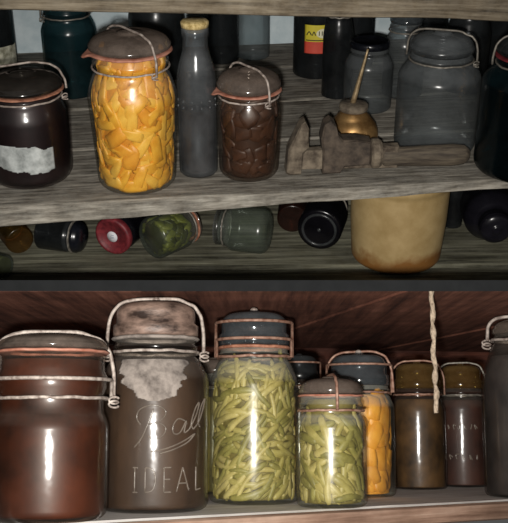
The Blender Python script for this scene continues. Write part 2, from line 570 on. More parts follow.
def lid_profile(rl, z0, h, style):
    if style == 'dome':        # broad low dome with a raised button
        q = [(0, z0), (rl * 0.9, z0), (rl, z0 + 0.1 * (h - z0)), (rl, z0 + 0.3 * (h - z0)), (rl * 0.96, z0 + 0.42 * (h - z0))]
        q[-1] = (rl * 0.97, z0 + 0.34 * (h - z0))
        for k in range(1, 9):
            a = PI / 2 * k / 8
            q.append((rl * (0.28 + 0.68 * math.cos(a)), z0 + (h - z0) * (0.36 + 0.55 * math.sin(a))))
        q += [(rl * 0.26, h * 0.998), (rl * 0.12, h), (0, h)]
        return q
    if style == 'tall':        # straight-sided glass lid with a rounded shoulder and button
        d = h - z0
        q = [(0, z0), (rl * 0.96, z0), (rl, z0 + 0.05 * d), (rl, z0 + 0.3 * d), (rl * 0.93, z0 + 0.36 * d), (rl * 0.93, z0 + 0.62 * d)]
        for k in range(1, 7):
            a = PI / 2 * k / 6
            q.append((rl * (0.55 + 0.38 * math.cos(a)), z0 + d * (0.62 + 0.3 * math.sin(a))))
        q += [(rl * 0.2, z0 + 0.93 * d), (rl * 0.14, h), (0, h)]
        return q
    d = h - z0                 # flat
    return [(0, z0), (rl * 0.98, z0), (rl, z0 + 0.1 * d), (rl, z0 + 0.75 * d), (rl * 0.96, z0 + 0.92 * d), (rl * 0.9, h), (rl * 0.8, h), (rl * 0.78, z0 + 0.86 * d), (0, z0 + 0.86 * d)]


def bail_path(ra, z0, ztop, phi, sag=0.0, n=40, p=0.55):
    pts = []
    c, s = math.cos(phi), math.sin(phi)
    for k in range(n + 1):
        t = PI * k / n
        x = math.copysign(abs(math.cos(t)) ** p, math.cos(t)) * ra
        z = z0 + (ztop - z0) * abs(math.sin(t)) ** p
        w = 0.02 * ra * noise.noise(Vector((k * 0.3, phi, ra * 50)))
        off = sag * math.sin(t)
        pts.append((x * c - off * s + w, x * s + off * c, z + w))
    return pts


def knot(p, r, wr, turns=3):
    pts = []
    n = turns * 12
    for k in range(n + 1):
        a = 2 * PI * k / 12
        pts.append((p[0] + r * math.cos(a), p[1] + r * 0.6 * math.sin(a * 1.3), p[2] - r * 1.6 * k / n + r * 0.5 * math.sin(a)))
    return tube(pts, wr, 6)


def loop_front(ra, z0, z1, half, n=30):
    """a wire that rises at both sides and runs round the front"""
    pts = [Vector((ra * math.sin(-half), -ra * math.cos(half), z0))]
    for k in range(n + 1):
        a = -half + 2 * half * k / n
        pts.append(Vector((ra * math.sin(a), -ra * math.cos(a), z1)))
    pts.append(Vector((ra * math.sin(half), -ra * math.cos(half), z0)))
    return pts


def build_jar(fr, Mw, R, h, label, cat='jar', group=None, name='preserve_jar', rn=0.8, rl=0.88, zs=0.56, zn=0.74, zl=0.87, taper=1.0,
              g='g_clear', lid='g_lid', lidstyle='dome', ring='rubber', wire='wire_old', bail=None, loops=(), neck=True, knots=(),
              fill=None, fillz=0.7, filllabel=None, fillname='preserve', fillcat='preserve', t=0.0018, foot=0.12, wr=0.0013, tab=None, nub=False):
    root = empty(name, Mw, label, cat, group)
    o = body_profile(R, h, rn, zs, zn, zl, foot, taper)
    inner = [(max(r - t, 0.001), max(z, t)) for r, z in o if z > 0.3 * foot * R]
    prof = [(0, 0.0015)] + o + [(o[-1][0] - t * 0.5, zl * h + t * 0.3)] + inner[::-1] + [(0, t)]
    seg = 56
    nin = len(inner) + 1                    # rows of faces on the inside
    V, Fc = lathe(prof, seg)
    nrow = len(prof) - 1
    fm = [1 if (i // seg) >= nrow - nin else 0 for i in range(len(Fc))]
    mesh_obj('jar_body', V, Fc, None, root, mats=[M[g], M['inner']], fm=fm)
    RL = rl * R
    zr = zl * h
    if lid:
        if ring:
            rt = max(0.0022, 0.018 * h)
            q = [(rn * R * 0.8, zr + 0.0004), (RL * 1.0, zr + 0.0004), (RL * 1.04, zr + rt / 2), (RL * 1.0, zr + rt), (rn * R * 0.8, zr + rt), (rn * R * 0.8, zr + 0.0004)]
            V, Fc = lathe(q, 64)
            if tab is not None:
                V2 = []
                for v in V:
                    a = math.atan2(v.y, v.x)
                    d = abs((a - tab + PI) % (2 * PI) - PI)
                    k = 1 + (0.16 * math.exp(-(d / 0.14) ** 2) if math.hypot(v.x, v.y) > RL * 0.95 else 0)
                    V2.append(Vector((v.x * k, v.y * k, v.z - (k - 1) * 0.03)))
                V = V2
            V = [Vector((v.x, v.y, v.z + 0.0008 * noise.noise(Vector((v.x * 70, v.y * 70, 3))))) for v in V]
            mesh_obj('rubber_ring', V, Fc, M[ring], root)
            zr += rt
        mesh_obj('lid', *lathe(lid_profile(RL, zr + 0.0003, h, lidstyle)), M[lid], root)
    zw = (zn + (zl - zn) * 0.25) * h
    wires = []
    if neck:
        ra = rn * R * 1.03 + wr
        wires.append(tube([(ra * math.cos(2 * PI * k / 48), ra * math.sin(2 * PI * k / 48), zw + 0.0012 * noise.noise(Vector((k * 0.4, R * 90, 1)))) for k in range(48)], wr, 7, True))
        for ph in knots:
            wires.append(knot(((ra + wr * 3.6) * math.cos(ph), (ra + wr * 3.6) * math.sin(ph), zw), wr * 2.7, wr * 0.7, 2))
        mesh_obj('neck_wire', *merge(*wires), M[wire], root)
    if bail is not None:
        phi, sag = bail
        mesh_obj('wire_bail', *tube(bail_path(RL * 1.06 + wr * 2, zw, h + wr * 1.2, phi, sag), wr * 1.15, 8), M[wire], root)
    if nub:
        mesh_obj('wire_nub', [Vector((v.x + 0.001 * noise.noise(v * 900), v.y, v.z + h + 0.001 * noise.noise(v * 700))) for v in lathe([(0, -0.001), (0.0035, -0.0005), (0.0042, 0.0012), (0.003, 0.003), (0, 0.0036)], 14)[0]], lathe([(0, 0), (1, 0), (1, 1), (1, 2), (0, 3)], 14)[1], M['wire_white'], root)
    for z1, half in loops:
        mesh_obj('wire_latch', *tube(loop_front(RL * 1.03 + wr * 1.5, zw, z1 * h, half), wr * 1.1, 7), M[wire], root)
    jarinfo = dict(root=root, Mw=Mw, R=R, h=h, inner=[(r - t, z) for r, z in o], t=t, zw=zw)
    if fill:
        fz = fillz * h
        q = [(0, t + 0.0006)]
        for r, z in inner:
            if z < fz:
                q.append((max(r - 0.0011, 0.0005), max(z, t + 0.0008)))
        q.append((max(lerp_prof(inner, fz) - 0.0016, 0.0005), fz))
        q.append((0, fz))
        fo = mesh_obj(fillname, *lathe(q), M[fill], M0=Mw)
        tag(fo, filllabel, fillcat, kind='stuff')
    return jarinfo


def jar(fr, px, py, wpx, ytop, label, z=None, **k):
    z = (ZB if fr is TOP else 0.0) if z is None else z
    eff = k.get('taper', 1.0) - k.get('foot', 0.12) * (0.78 if fr is TOP else 0.955)
    c, R, h, yaw = place(fr, px, py, wpx, ytop, z, eff)
    return build_jar(fr, frameM(fr, c + Vector((0, 0, 0.0002)), yaw), R, h, label, **k)


# ------------------------------------------------------------------ fruit and bean pieces
def piece_shape(L, Wd, T, seed, kind):
    """(verts, faces) of one piece: x long, y wide, z thick"""
    if kind == 'bean':
        n, sg = 10, 8
        pts = [Vector((L * (k / n - 0.5), 0.07 * L * math.sin(PI * k / n) * (1 if seed % 2 else -1), 0)) for k in range(n + 1)]
        vs, fs = tube(pts, Wd / 2, sg, rfun=lambda t: 0.5 + 0.5 * min(1, 7 * min(t, 1 - t)) + 0.06 * math.sin(t * 20 + seed))
        return [Vector((v.x, v.y, v.z * T / Wd)) for v in vs], fs
    bm = bmesh.new()
    bmesh.ops.create_cube(bm, size=1)
    bmesh.ops.subdivide_edges(bm, edges=bm.edges[:], cuts=3, use_grid_fill=True)
    bm.verts.index_update()
    out = []
    for v in bm.verts:
        p = v.co.copy()
        m = max(abs(p.x), abs(p.y), abs(p.z)) * 2
        sph = p.normalized() * 0.5 * m if p.length else p
        q = p.lerp(sph * 1.15, 0.42)
        q.y *= 1 - 0.5 * (q.x + 0.5) * (seed % 3) / 2
        q.z *= 1 - 0.35 * (q.y + 0.5)
        q += noise.noise_vector(Vector((p.x * 1.7 + seed * 9, p.y * 1.7, p.z * 1.7))) * 0.13
        out.append(Vector((q.x * L, q.y * Wd, q.z * T)))
    fs = [tuple(v.index for v in f.verts) for f in bm.faces]
    bm.free()
    return out, fs


def piece_mesh(name, L, Wd, T, mat, seed, kind):
    vs, fs = piece_shape(L, Wd, T, seed, kind)
    me = bpy.data.meshes.new(name)
    me.from_pydata([tuple(v) for v in vs], [], fs)
    me.materials.append(mat)
    me.polygons.foreach_set('use_smooth', [True] * len(me.polygons))
    return me


def pack(ji, name, label, cat, group, mats, L, Wd, T, rows, cols, z0, z1, kind='chunk', half=1.9, seed=1, tilt=None, deep=0.003):
    """countable pieces pressed against the inside of the glass"""
    rnd = random.Random(seed)
    h = ji['h']
    for r in range(rows):
        for c in range(cols):
            z = h * (z0 + (z1 - z0) * (r + 0.5 + rnd.uniform(-0.4, 0.4)) / rows)
            a = -half + 2 * half * (c + (0.5 if r % 2 else 0) + rnd.uniform(-0.3, 0.3)) / cols
            rot = rnd.uniform(0, PI) if tilt is None else rnd.gauss(tilt, 0.6)
            k = rnd.uniform(0.75, 1.2)
            ext = 0.5 * (L * k * abs(math.sin(rot)) + Wd * abs(math.cos(rot)))
            z = max(z, ji['t'] + ext + 0.0015)
            sh, fs = piece_shape(L * k, Wd * rnd.uniform(0.8, 1.15), T, seed + rnd.randrange(40), kind)
            d0 = T * 0.55 + 0.0006 + rnd.random() * deep
            cr, sr = math.cos(rot), math.sin(rot)
            rc = lerp_prof(ji['inner'], z) - d0
            O = Vector((rc * math.sin(a), -rc * math.cos(a), z))
            V = []
            for v in sh:
                zz = z + v.x * sr + v.y * cr
                rz = max(lerp_prof(ji['inner'], min(max(zz, 0.0), h * 0.98)), 0.004)
                an = a + (v.x * cr - v.y * sr) / rz
                rr = rz - max(d0 - v.z, 0.0004)
                V.append(Vector((rr * math.sin(an), -rr * math.cos(an), zz)) - O)
            o = mesh_obj(name, V, fs, M[mats[rnd.randrange(len(mats))]], M0=ji['Mw'] @ Matrix.Translation(O))
            tag(o, label, cat, group)


def patch(ji, R_of_z, name, outline, mat, parent, off=0.0006, n=40, thick=0.0005):
    """a thin sheet stuck on the jar; outline(a, z) in 0..1 x 0..1 says whether there is paper; R_of_z gives the surface radius"""
    (a0, a1, z0, z1, inside) = outline
    V, Fc, idx = [], [], {}
    def vid(i, j, lay):
        k = (i, j, lay)
        if k not in idx:
            a = a0 + (a1 - a0) * i / n
            z = z0 + (z1 - z0) * j / n
            r = R_of_z(z) + off + lay * thick
            idx[k] = len(V)
            V.append(Vector((r * math.sin(a), -r * math.cos(a), z)))
        return idx[k]
    cells = {(i, j) for i in range(n) for j in range(n) if inside((i + 0.5) / n, (j + 0.5) / n)}
    for (i, j) in cells:
        Fc.append((vid(i, j, 1), vid(i + 1, j, 1), vid(i + 1, j + 1, 1), vid(i, j + 1, 1)))
        Fc.append((vid(i, j, 0), vid(i, j + 1, 0), vid(i + 1, j + 1, 0), vid(i + 1, j, 0)))
        for (di, dj, e) in ((-1, 0, ((0, 1), (0, 0))), (1, 0, ((1, 0), (1, 1))), (0, -1, ((0, 0), (1, 0))), (0, 1, ((1, 1), (0, 1)))):
            if (i + di, j + dj) not in cells:
                (p, q), (s, u) = e
                Fc.append((vid(i + p, j + q, 0), vid(i + s, j + u, 0), vid(i + s, j + u, 1), vid(i + p, j + q, 1)))
    return mesh_obj(name, V, Fc, mat, parent)


def strokes_on(ji, strokes, R_of_z, parent, name, mat, r=0.0009, dr=0.0002, sub=5):
    """raised strokes; each stroke is a list of (angle, z)"""
    P = []
    for s in strokes:
        pp = smooth_path([(a, z, 0) for a, z in s], sub) if len(s) > 2 else [Vector((s[0][0], s[0][1], 0)).lerp(Vector((s[1][0], s[1][1], 0)), k / 5) for k in range(6)]
        P.append(tube([((R_of_z(q.y) + dr) * math.sin(q.x), -(R_of_z(q.y) + dr) * math.cos(q.x), q.y) for q in pp], r, 6))
    return mesh_obj(name, *merge(*P), mat, parent)


#==SCENE==
# ------------------------------------------------------------------ the shelves
YAW = R_(7.5)
def shelf_frame(px, py, z):
    p = TOP.on(px, py, z)
    return Matrix.Translation(p) @ Matrix.Rotation(YAW, 4, 'Z')

LB = 1.5
mb = shelf_frame(254, 193.5, ZB)
tag(board('wooden_shelf', LB, 0.68, 0.021, M['shelf'], mb, ((0, 0.27), (0.27, 0.52), (0.52, 0.78), (0.78, 1)), seed=3,
          taper=lambda t: max(0.45, 1.0 + (0.5 - t) * 1.5)), 'weathered grey plank shelf carrying the orange fruit jar and the wrench', 'shelf')
# top board: its front edge runs slightly downhill
fe = mb @ Vector((0, 0, 0))
ta = TOP.eye + TOP.ray(254, 16) * ((fe.y - TOP.eye.y) / TOP.ray(254, 16).y)
mt = Matrix.Translation(ta + Vector((0, 0, 0.034))) @ Matrix.Rotation(YAW, 4, 'Z') @ Matrix.Rotation(R_(3.2), 4, 'Y')
tag(board('wooden_shelf', LB, 0.68, 0.034, M['shelf_top'], mt, ((0, 0.3), (0.3, 0.65), (0.65, 1)), seed=11), 'thick rough plank shelf above the jars, only its front edge showing', 'shelf')
ZC = ZB - 0.172
mc = Matrix.Translation(TOP.on(254, 284, ZC)) @ Matrix.Rotation(R_(1.5), 4, 'Z')
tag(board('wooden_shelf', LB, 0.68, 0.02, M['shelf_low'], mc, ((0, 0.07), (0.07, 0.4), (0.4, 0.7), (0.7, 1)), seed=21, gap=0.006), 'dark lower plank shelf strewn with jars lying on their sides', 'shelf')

def structure(name, vsfs, mat, Mw, smooth=False):
    o = mesh_obj(name, *vsfs, mat, M0=Mw, smooth=smooth)
    o['kind'] = 'structure'
    return o

mw = Matrix.Translation(mb @ Vector((0, 0.684, 0)) - Vector((0, 0, ZB))) @ Matrix.Rotation(YAW, 4, 'Z')
structure('wall_back', box(-0.78, 0.78, 0, 0.02, ZC - 0.03, ZB + 0.32), M['palewall'], mw)
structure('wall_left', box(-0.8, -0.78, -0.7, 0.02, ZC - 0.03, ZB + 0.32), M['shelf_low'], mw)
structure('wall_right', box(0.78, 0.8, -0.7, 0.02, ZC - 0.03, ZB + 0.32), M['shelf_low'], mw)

# divider board between the shelves and the bin below
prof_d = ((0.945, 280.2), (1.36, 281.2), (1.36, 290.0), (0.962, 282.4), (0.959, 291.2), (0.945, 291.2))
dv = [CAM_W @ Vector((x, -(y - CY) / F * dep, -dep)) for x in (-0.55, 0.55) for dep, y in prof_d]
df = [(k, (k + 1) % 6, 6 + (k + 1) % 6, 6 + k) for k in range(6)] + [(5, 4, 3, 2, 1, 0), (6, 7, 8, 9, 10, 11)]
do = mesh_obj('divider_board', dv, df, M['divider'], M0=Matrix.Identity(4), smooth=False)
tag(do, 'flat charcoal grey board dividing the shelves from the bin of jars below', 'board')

# ------------------------------------------------------------------ middle shelf, front row
j = jar(TOP, 34, 187, 82, 72, 'squat jar of near-black preserve with a torn white paper label', g='g_plum', lid='g_liddark', ring='rubber_dark', wire='wire_white',
        rn=0.84, rl=0.93, zs=0.6, zn=0.78, zl=0.84, bail=(R_(12), 0.03), knots=(R_(-15),), fill='f_plum', fillz=0.8, foot=0.3,
        filllabel='near-black plum preserve filling the jar with the torn label', fillname='plum_preserve')
patch(j, lambda z: j['R'], 'paper_label', (-0.95, 0.56, 0.020, 0.070, lambda u, v: abs(v - 0.55 + 0.1 * u) < 0.33 + 0.16 * noise.noise(Vector((u * 5, v * 2, 1))) - 0.32 * max(0, abs(u - 0.5) - 0.3)),
      M['paper'], j['root'])

j = jar(TOP, 138.5, 192.5, 86, 31, 'glass jar packed with bright orange-yellow fruit pieces under a domed lid', g='g_orange', lid='g_lid', wire='wire_white', taper=0.9,
        rn=0.80, rl=0.9, zs=0.58, zn=0.755, zl=0.875, t=0.0012, bail=(R_(-58), 0.0), knots=(R_(-58),), fill=None, tab=R_(188), foot=0.2)
ORJ = j
def core(ji, mat, z1, shrink, name, label, cat):
    q = [(0, ji['t'] + 0.001)]
    for r, z in ji['inner']:
        if 0.003 < z < z1 * ji['h'] and r > shrink:
            q.append((r - shrink, max(z, ji['t'] + 0.001)))
    q.append((lerp_prof(ji['inner'], z1 * ji['h']) - shrink, z1 * ji['h']))
    q.append((0, z1 * ji['h']))
    o = mesh_obj(name, *lathe(q, 40), M[mat], M0=ji['Mw'])
    tag(o, label, cat, kind='stuff')
core(j, 'f_orange', 0.86, 0.006, 'fruit_syrup', 'orange syrup between the fruit pieces of the big orange jar', 'syrup')
pack(j, 'fruit_piece', 'orange-yellow fruit piece packed in the jar beside the corked bottle', 'fruit', 'fruit pieces in the big orange jar',
     ('p_orange', 'p_orange2', 'p_orange', 'p_orange3'), 0.036, 0.018, 0.008, 9, 13, 0.01, 0.85, seed=5, half=2.0)

# corked bottle
c, R, h, yaw = place(TOP, 199, 176.5, 38, 20, ZB)
Mb = frameM(TOP, c + Vector((0, 0, 0.0002)), yaw)
root = empty('glass_bottle', Mb, 'tall dusty grey bottle closed with a pale cork', 'bottle')
o = [(R * 0.9, 0), (R * 0.99, 0.003), (R, 0.008), (R, 0.3 * h), (R * 1.0, 0.62 * h), (R * 0.97, 0.67 * h), (R * 0.87, 0.725 * h), (R * 0.74, 0.775 * h), (R * 0.65, 0.82 * h), (R * 0.62, 0.9 * h), (R * 0.68, 0.905 * h), (R * 0.68, 0.95 * h), (R * 0.6, 0.955 * h)]
mesh_obj('bottle_body', *lathe([(0, 0.001)] + o + [(r - 0.003, max(z, 0.004)) for r, z in reversed(o)] + [(0, 0.004)]), M['g_bottle'], root)
mesh_obj('cork', *lathe([(0, 0.93 * h), (R * 0.44, 0.93 * h), (R * 0.5, 0.957 * h), (R * 0.68, 0.96 * h), (R * 0.7, 0.99 * h), (R * 0.6, h), (0, h)]), M['cork'], root)
dots = []
for zz in (0.47, 0.51):
    for k in range(6):
        a = -1.2 + 2.4 * k / 5
        s = lathe([(0, -0.0022), (0.0011, -0.0014), (0.0014, 0), (0.0011, 0.0014), (0, 0.0022)], 8)
        dots.append(([v + Vector((R * math.sin(a), -R * math.cos(a), zz * h)) for v in s[0]], s[1]))
mesh_obj('raised_dots', *merge(*dots), M['g_bottle'], root)
tag(mesh_obj('bottle_liquid', *lathe([(0, 0.005), (R * 0.86, 0.005), (R - 0.004, 0.012), (R - 0.004, 0.42 * h), (0, 0.42 * h)]), M['f_bottle'], M0=Mb),
    'dark brown liquid in the lower half of the corked bottle', 'liquid', kind='stuff')

j = jar(TOP, 249, 180, 63, 68, 'jar of brown stewed fruit with a pink rubber ring and looped wire', g='g_brown', lid='g_lid', wire='wire_white', ring='rubber',
        rn=0.86, rl=0.98, zs=0.58, zn=0.74, zl=0.80, bail=(R_(-56), 0.0), knots=(R_(-56),), tab=R_(192), foot=0.3, taper=0.94)
core(j, 'f_brown', 0.78, 0.0055, 'fruit_syrup', 'brown syrup around the stewed fruit of the pink-ringed jar', 'syrup')
pack(j, 'stewed_fruit', 'brown stewed fruit slice in the jar with the pink ring', 'fruit', 'stewed fruit in the pink-ringed jar', ('p_brown', 'p_brown2'), 0.03, 0.024, 0.006, 4, 9, 0.02, 0.74, seed=9)

# oil can
c, R, h, yaw = place(TOP, 351.5, 147, 51, 60, ZB)
Mo = frameM(TOP, c + Vector((0, 0, 0.0002)), yaw)
root = empty('oil_can', Mo, 'small brass oil can with a long thin spout behind the wrench', 'oil can')
d = TOP.depth(c)
k_ = d / F
hb = 31 * k_
mesh_obj('can_body', *lathe([(0, 0), (R * 0.93, 0), (R, 0.002), (R, 0.22 * hb), (R * 0.96, 0.42 * hb), (R * 0.86, 0.6 * hb), (R * 0.7, 0.76 * hb), (R * 0.66, 0.78 * hb), (R * 0.64, 0.84 * hb), (R * 0.5, 0.94 * hb), (R * 0.46, hb), (0, hb)]), M['brass'], root)
mesh_obj('collar', *lathe([(0, hb), (R * 0.52, hb + 0.0002), (R * 0.56, hb + 0.003), (R * 0.56, hb + 0.009), (R * 0.5, hb + 0.011), (R * 0.2, hb + 0.012), (0, hb + 0.012)]), M['rust'], root)
tip = Vector((11 * k_, 0, hb + 62 * k_))
b0 = Vector((-1 * k_, 0, hb + 0.010))
mesh_obj('spout', *tube([b0.lerp(tip, t / 8) for t in range(9)], 0.0042, 12, rfun=lambda t: 1 - 0.62 * t), M['spout'], root)

# monkey wrench, standing on its edge with the jaws up
pw = TOP.on(286, 176.5, ZB)
pe = TOP.on(471, 171, ZB)
ang = math.atan2(pe.y - pw.y, pe.x - pw.x)
Lw = (pe - pw).length
Mk = Matrix.Translation(pw + Vector((0, 0, 0.0008))) @ Matrix.Rotation(ang, 4, 'Z')
root = empty('monkey_wrench', Mk, 'rusty old monkey wrench lying jaws-up along the shelf edge', 'wrench')
q = Lw / 185.0           # one measured unit
zq = q * 1.08
def PX(pts):
    return [(x * q, z * zq) for x, z in pts]
mesh_obj('fixed_jaw', *prism(PX([(0, 2), (2, 24), (8, 36), (14, 48), (18, 51), (22, 44), (22, 26), (17, 20), (15, 0), (3, 0)]), 0.000, 0.028, 0.003), M['rust'], root, smooth=False)
mesh_obj('bar', *prism(PX([(12, 4), (12, 22), (60, 23), (112, 24), (112, 3), (60, 3)]), 0.006, 0.022, 0.002), M['rust'], root, smooth=False)
mesh_obj('sliding_jaw', *prism(PX([(36, 0), (36, 20), (34, 34), (37, 47), (43, 51), (48, 47), (50, 38), (56, 32), (70, 32), (84, 29), (84, 8), (58, 6), (54, 0)]), 0.0005, 0.030, 0.003), M['rust_dark'], root, smooth=False)
mesh_obj('adjusting_nut', *([Vector((84 * q + v.z, 0.014 + v.x, 16 * zq + v.y)) for v in lathe([(0, 0), (12 * q, 0), (15 * q, 2 * q), (15 * q, 8 * q), (13 * q, 11 * q), (0, 11 * q)], 20)[0]], lathe([(0, 0), (1, 0), (1, 1), (1, 2), (1, 3), (0, 3)], 20)[1]), M['rust'], root, smooth=False)
hv, hf = lathe([(0, 0), (9 * q, 0), (11 * q, 4 * q), (10 * q, 20 * q), (11 * q, 50 * q), (11.5 * q, 72 * q), (10 * q, 84 * q), (6 * q, 89 * q), (0, 90 * q)], 24)
mesh_obj('handle', [Vector((95 * q + v.z, 0.014 + v.x * 0.75, 12 * zq + v.y)) for v in hv], hf, M['handle'], root)

jar(TOP, 432, 158, 80, 31, 'large empty dusty clear jar standing behind the wrench handle', g='g_dusty', lid='g_dusty', ring=None, wire='wire_old', rn=0.72, rl=0.76, zs=0.62, zn=0.76, zl=0.83,
    bail=(R_(-12), 0.0), knots=(R_(-14),), foot=0.25, lidstyle='dome')
jar(TOP, 518, 182, 94, 34, 'dark teal jar with a red ring, cut by the edge beside the wrench handle', g='g_tealdark', lid='g_dark', ring='redlid', wire='wire_old', rn=0.72, rl=0.78, zs=0.66, zn=0.78, zl=0.84,
    bail=(R_(20), 0.0), foot=0.25, fill='f_grey', fillz=0.05, filllabel='dark sediment at the bottom of the teal jar', fillname='sediment', fillcat='sediment')

# ------------------------------------------------------------------ middle shelf, back row
j = jar(TOP, -4, 74, 46, -40, 'dark jar with a spotted cream label behind the squat jar', g='g_dark', lid='g_dark', ring=None, rn=0.75, rl=0.8)
patch(j, lambda z: j['R'], 'paper_label', (-0.9, 1.25, 0.012, 0.052, lambda u, v: abs(v - 0.5) < 0.45 + 0.08 * noise.noise(Vector((u * 4, v, 4)))), M['paper_cream'], j['root'])
jar(TOP, 74, 97, 52, -12, 'tall teal glass jar behind the squat dark jar', g='g_teal', lid='g_dark', ring=None, rn=0.8, rl=0.85, zs=0.6, zn=0.72, zl=0.85, wire='wire_old', knots=(R_(200),), bail=(0.2, 0))
jar(TOP, 159, 80, 54, -30, 'dark glass jar half hidden behind the orange fruit jar', g='g_dark', lid='g_dark', ring=None, rn=0.8, rl=0.85)
jar(TOP, 222, 62, 34, -42, 'narrow dark jar standing behind the corked bottle', g='g_dark', lid='g_dark', ring=None, rn=0.8, rl=0.85)
jar(TOP, 253, 58, 33, -42, 'narrow clear grey jar at the back above the brown stewed fruit', g='g_dusty', lid='g_dark', ring=None, rn=0.8, rl=0.85)
j = jar(TOP, 315, 77, 45, -30, 'dark jar with a yellow and red printed label', g='g_dark', lid='g_dark', ring=None, rn=0.8, rl=0.85, name='labelled_jar', zs=0.75, zn=0.85, zl=0.92)
Rl = lambda z: j['R']
z0, z1 = 0.046, 0.094
lab = patch(j, Rl, 'printed_label', (-0.5, 1.0, z0, z1, lambda u, v: True), M['yellow'], j['root'], n=16)
patch(j, Rl, 'red_band', (-0.5, 1.0, z0, z0 + 0.020, lambda u, v: True), M['red'], lab, off=0.0013, n=16)
patch(j, Rl, 'cream_oval', (0.0, 0.6, z0 + 0.026, z1 - 0.006, lambda u, v: (u - .5) ** 2 + (v - .5) ** 2 < .25), M['cream'], lab, off=0.0013, n=24)
strokes_on(j, [[(-0.42, z0 + .0225), (0.2, z0 + .0225), (0.92, z0 + .0225)], [(-0.4, z0 + .031), (-0.3, z0 + .037), (-0.2, z0 + .031)], [(-0.16, z0 + .031), (-0.1, z0 + .037), (-0.03, z0 + .031)],
               [(0.63, z0 + .031), (0.7, z0 + .037), (0.76, z0 + .031)], [(0.8, z0 + .031), (0.87, z0 + .037), (0.93, z0 + .031)], [(0.12, z0 + .031), (0.12, z0 + .038)], [(0.24, z0 + .031), (0.24, z0 + .038)], [(0.36, z0 + .031), (0.36, z0 + .038)], [(0.48, z0 + .031), (0.48, z0 + .038)]],
           lambda z: j['R'] + 0.0016, lab, 'label_print', M['ink'], r=0.0009)
jar(TOP, 336, 97, 30, -10, 'slim dark jar between the labelled jar and the dusty one', g='g_dark', lid='g_dark', ring=None, rn=0.8, rl=0.85)
jar(TOP, 366, 112, 48, 40, 'dusty grey jar with a dark lid behind the oil can spout', g='g_dusty', lid='iron_lid', lidstyle='flat', ring=None, rn=0.74, rl=0.8, zs=0.62, zn=0.8, zl=0.9, neck=False)
jar(TOP, 401, 97, 40, 10, 'bluish clear jar behind the large empty jar', g='g_dusty', lid='g_lidteal', ring=None, rn=0.75, rl=0.8, zs=0.6, zn=0.74, zl=0.86)
jar(TOP, 462, 92, 44, -10, 'dark jar at the back between the large empty jar and the teal one', g='g_dark', lid='g_dark', ring=None, rn=0.75, rl=0.8)

jar(TOP, 352, 68, 40, -40, 'dark jar against the back wall above the oil can spout', g='g_dark', lid='g_dark', ring=None, rn=0.75, rl=0.8)
jar(TOP, 424, 60, 40, -40, 'dark jar against the back wall above the big clear jar lid', g='g_dark', lid='g_dark', ring=None, rn=0.75, rl=0.8)
jar(TOP, 500, 70, 44, -40, 'dark jar against the back wall behind the red-ringed teal jar', g='g_dark', lid='g_dark', ring=None, rn=0.75, rl=0.8)

# ------------------------------------------------------------------ lower shelf: jars on their sides
def lying(px, py, rpx, h_r, yaw_deg, label, roll=0, **k):
    """a jar lying on the low shelf. (px, py) = centre of the end that faces us, rpx its radius; yaw = where the far end points (0 away, 90 right); k['end'] = 'base' or 'lid'"""
    end = k.pop('end', 'base')
    c = TOP.on(px, py, ZC + 0.03)
    for _ in range(5):
        R = rpx * TOP.depth(c) / F
        c = TOP.on(px, py, ZC + R + 0.001)
    a = R_(yaw_deg)
    ax = Vector((math.sin(a), math.cos(a), 0))           # from the near end to the far end
    h = h_r * R
    if end == 'base':
        Z, org = ax, c
    else:
        Z, org = -ax, c + ax * h
    X = Vector((0, 0, 1)).cross(Z).normalized()
    Y = Z.cross(X)
    Mx = Matrix((X, Y, Z)).transposed().to_4x4() @ Matrix.Rotation(R_(roll), 4, 'Z')
    Mx.translation = org
    return build_jar(TOP, Mx, R, h, label, **k)

lying(20, 241, 14, 3.0, -30, 'amber glass jar lying at the end of the low shelf', g='g_amber', lid='g_dark', ring=None, rn=0.8, rl=0.85)
lying(5, 268, 13, 2.6, -60, 'small olive jar lying on the low shelf below the amber one', g='g_green', lid='iron_lid', ring=None, rn=0.8, rl=0.85, lidstyle='flat', fill='f_pickle', fillz=0.6, filllabel='olive brine in the small jar below the amber one', fillname='brine', fillcat='brine')
lying(86, 238, 16.5, 3.0, -75, 'black-lidded dark jar lying beside the red-lidded one', end='lid', g='g_dark', lid='iron_lid', ring='wire_old', rn=0.9, rl=0.98, zs=0.6, zn=0.68, zl=0.72, neck=False)
j = lying(112, 237, 19.8, 2.6, 22, 'dark jar lying with its round red lid facing out', end='lid', g='g_purple', lid='redlid', lidstyle='flat', ring=None, rn=0.92, rl=1.0, zs=0.7, zn=0.8, zl=0.86, neck=False, name='red_lidded_jar')
zf = j['h'] - 0.14 * 0.14 * j['h'] + 0.0004
st = mesh_obj('round_sticker', *lathe([(0, zf), (j['R'] * 0.29, zf), (j['R'] * 0.29, zf + 0.0006), (0, zf + 0.0006)], 32), M['white'], j['root'])
mesh_obj('stamp_mark', *merge(*[tube([(-0.004 + 0.001 * k, y, zf + 0.0008), (0.0, y + 0.0005 * (-1) ** k, zf + 0.0008), (0.004 - 0.0006 * k, y, zf + 0.0008)], 0.0005, 6) for k, y in enumerate((-0.0025, 0, 0.0025))]), M['greyink'], st)
j = lying(151.5, 239, 22, 2.5, 44, 'glass jar of green pickles lying on its side', g='g_green', lid='g_lid', ring='rubber_dark', rn=0.82, rl=0.88, zs=0.66, zn=0.78, zl=0.86, foot=0.2)
core(j, 'f_pickle', 0.68, 0.006, 'brine', 'green brine in the jar of pickles lying on its side', 'brine')
pack(j, 'pickle_piece', 'green pickle piece in the jar lying on its side', 'pickle', 'pickle pieces in the lying jar', ('p_pickle', 'f_pickle'), 0.02, 0.014, 0.007, 5, 15, 0.02, 0.66, half=PI, seed=21)
rr = random.Random(3)
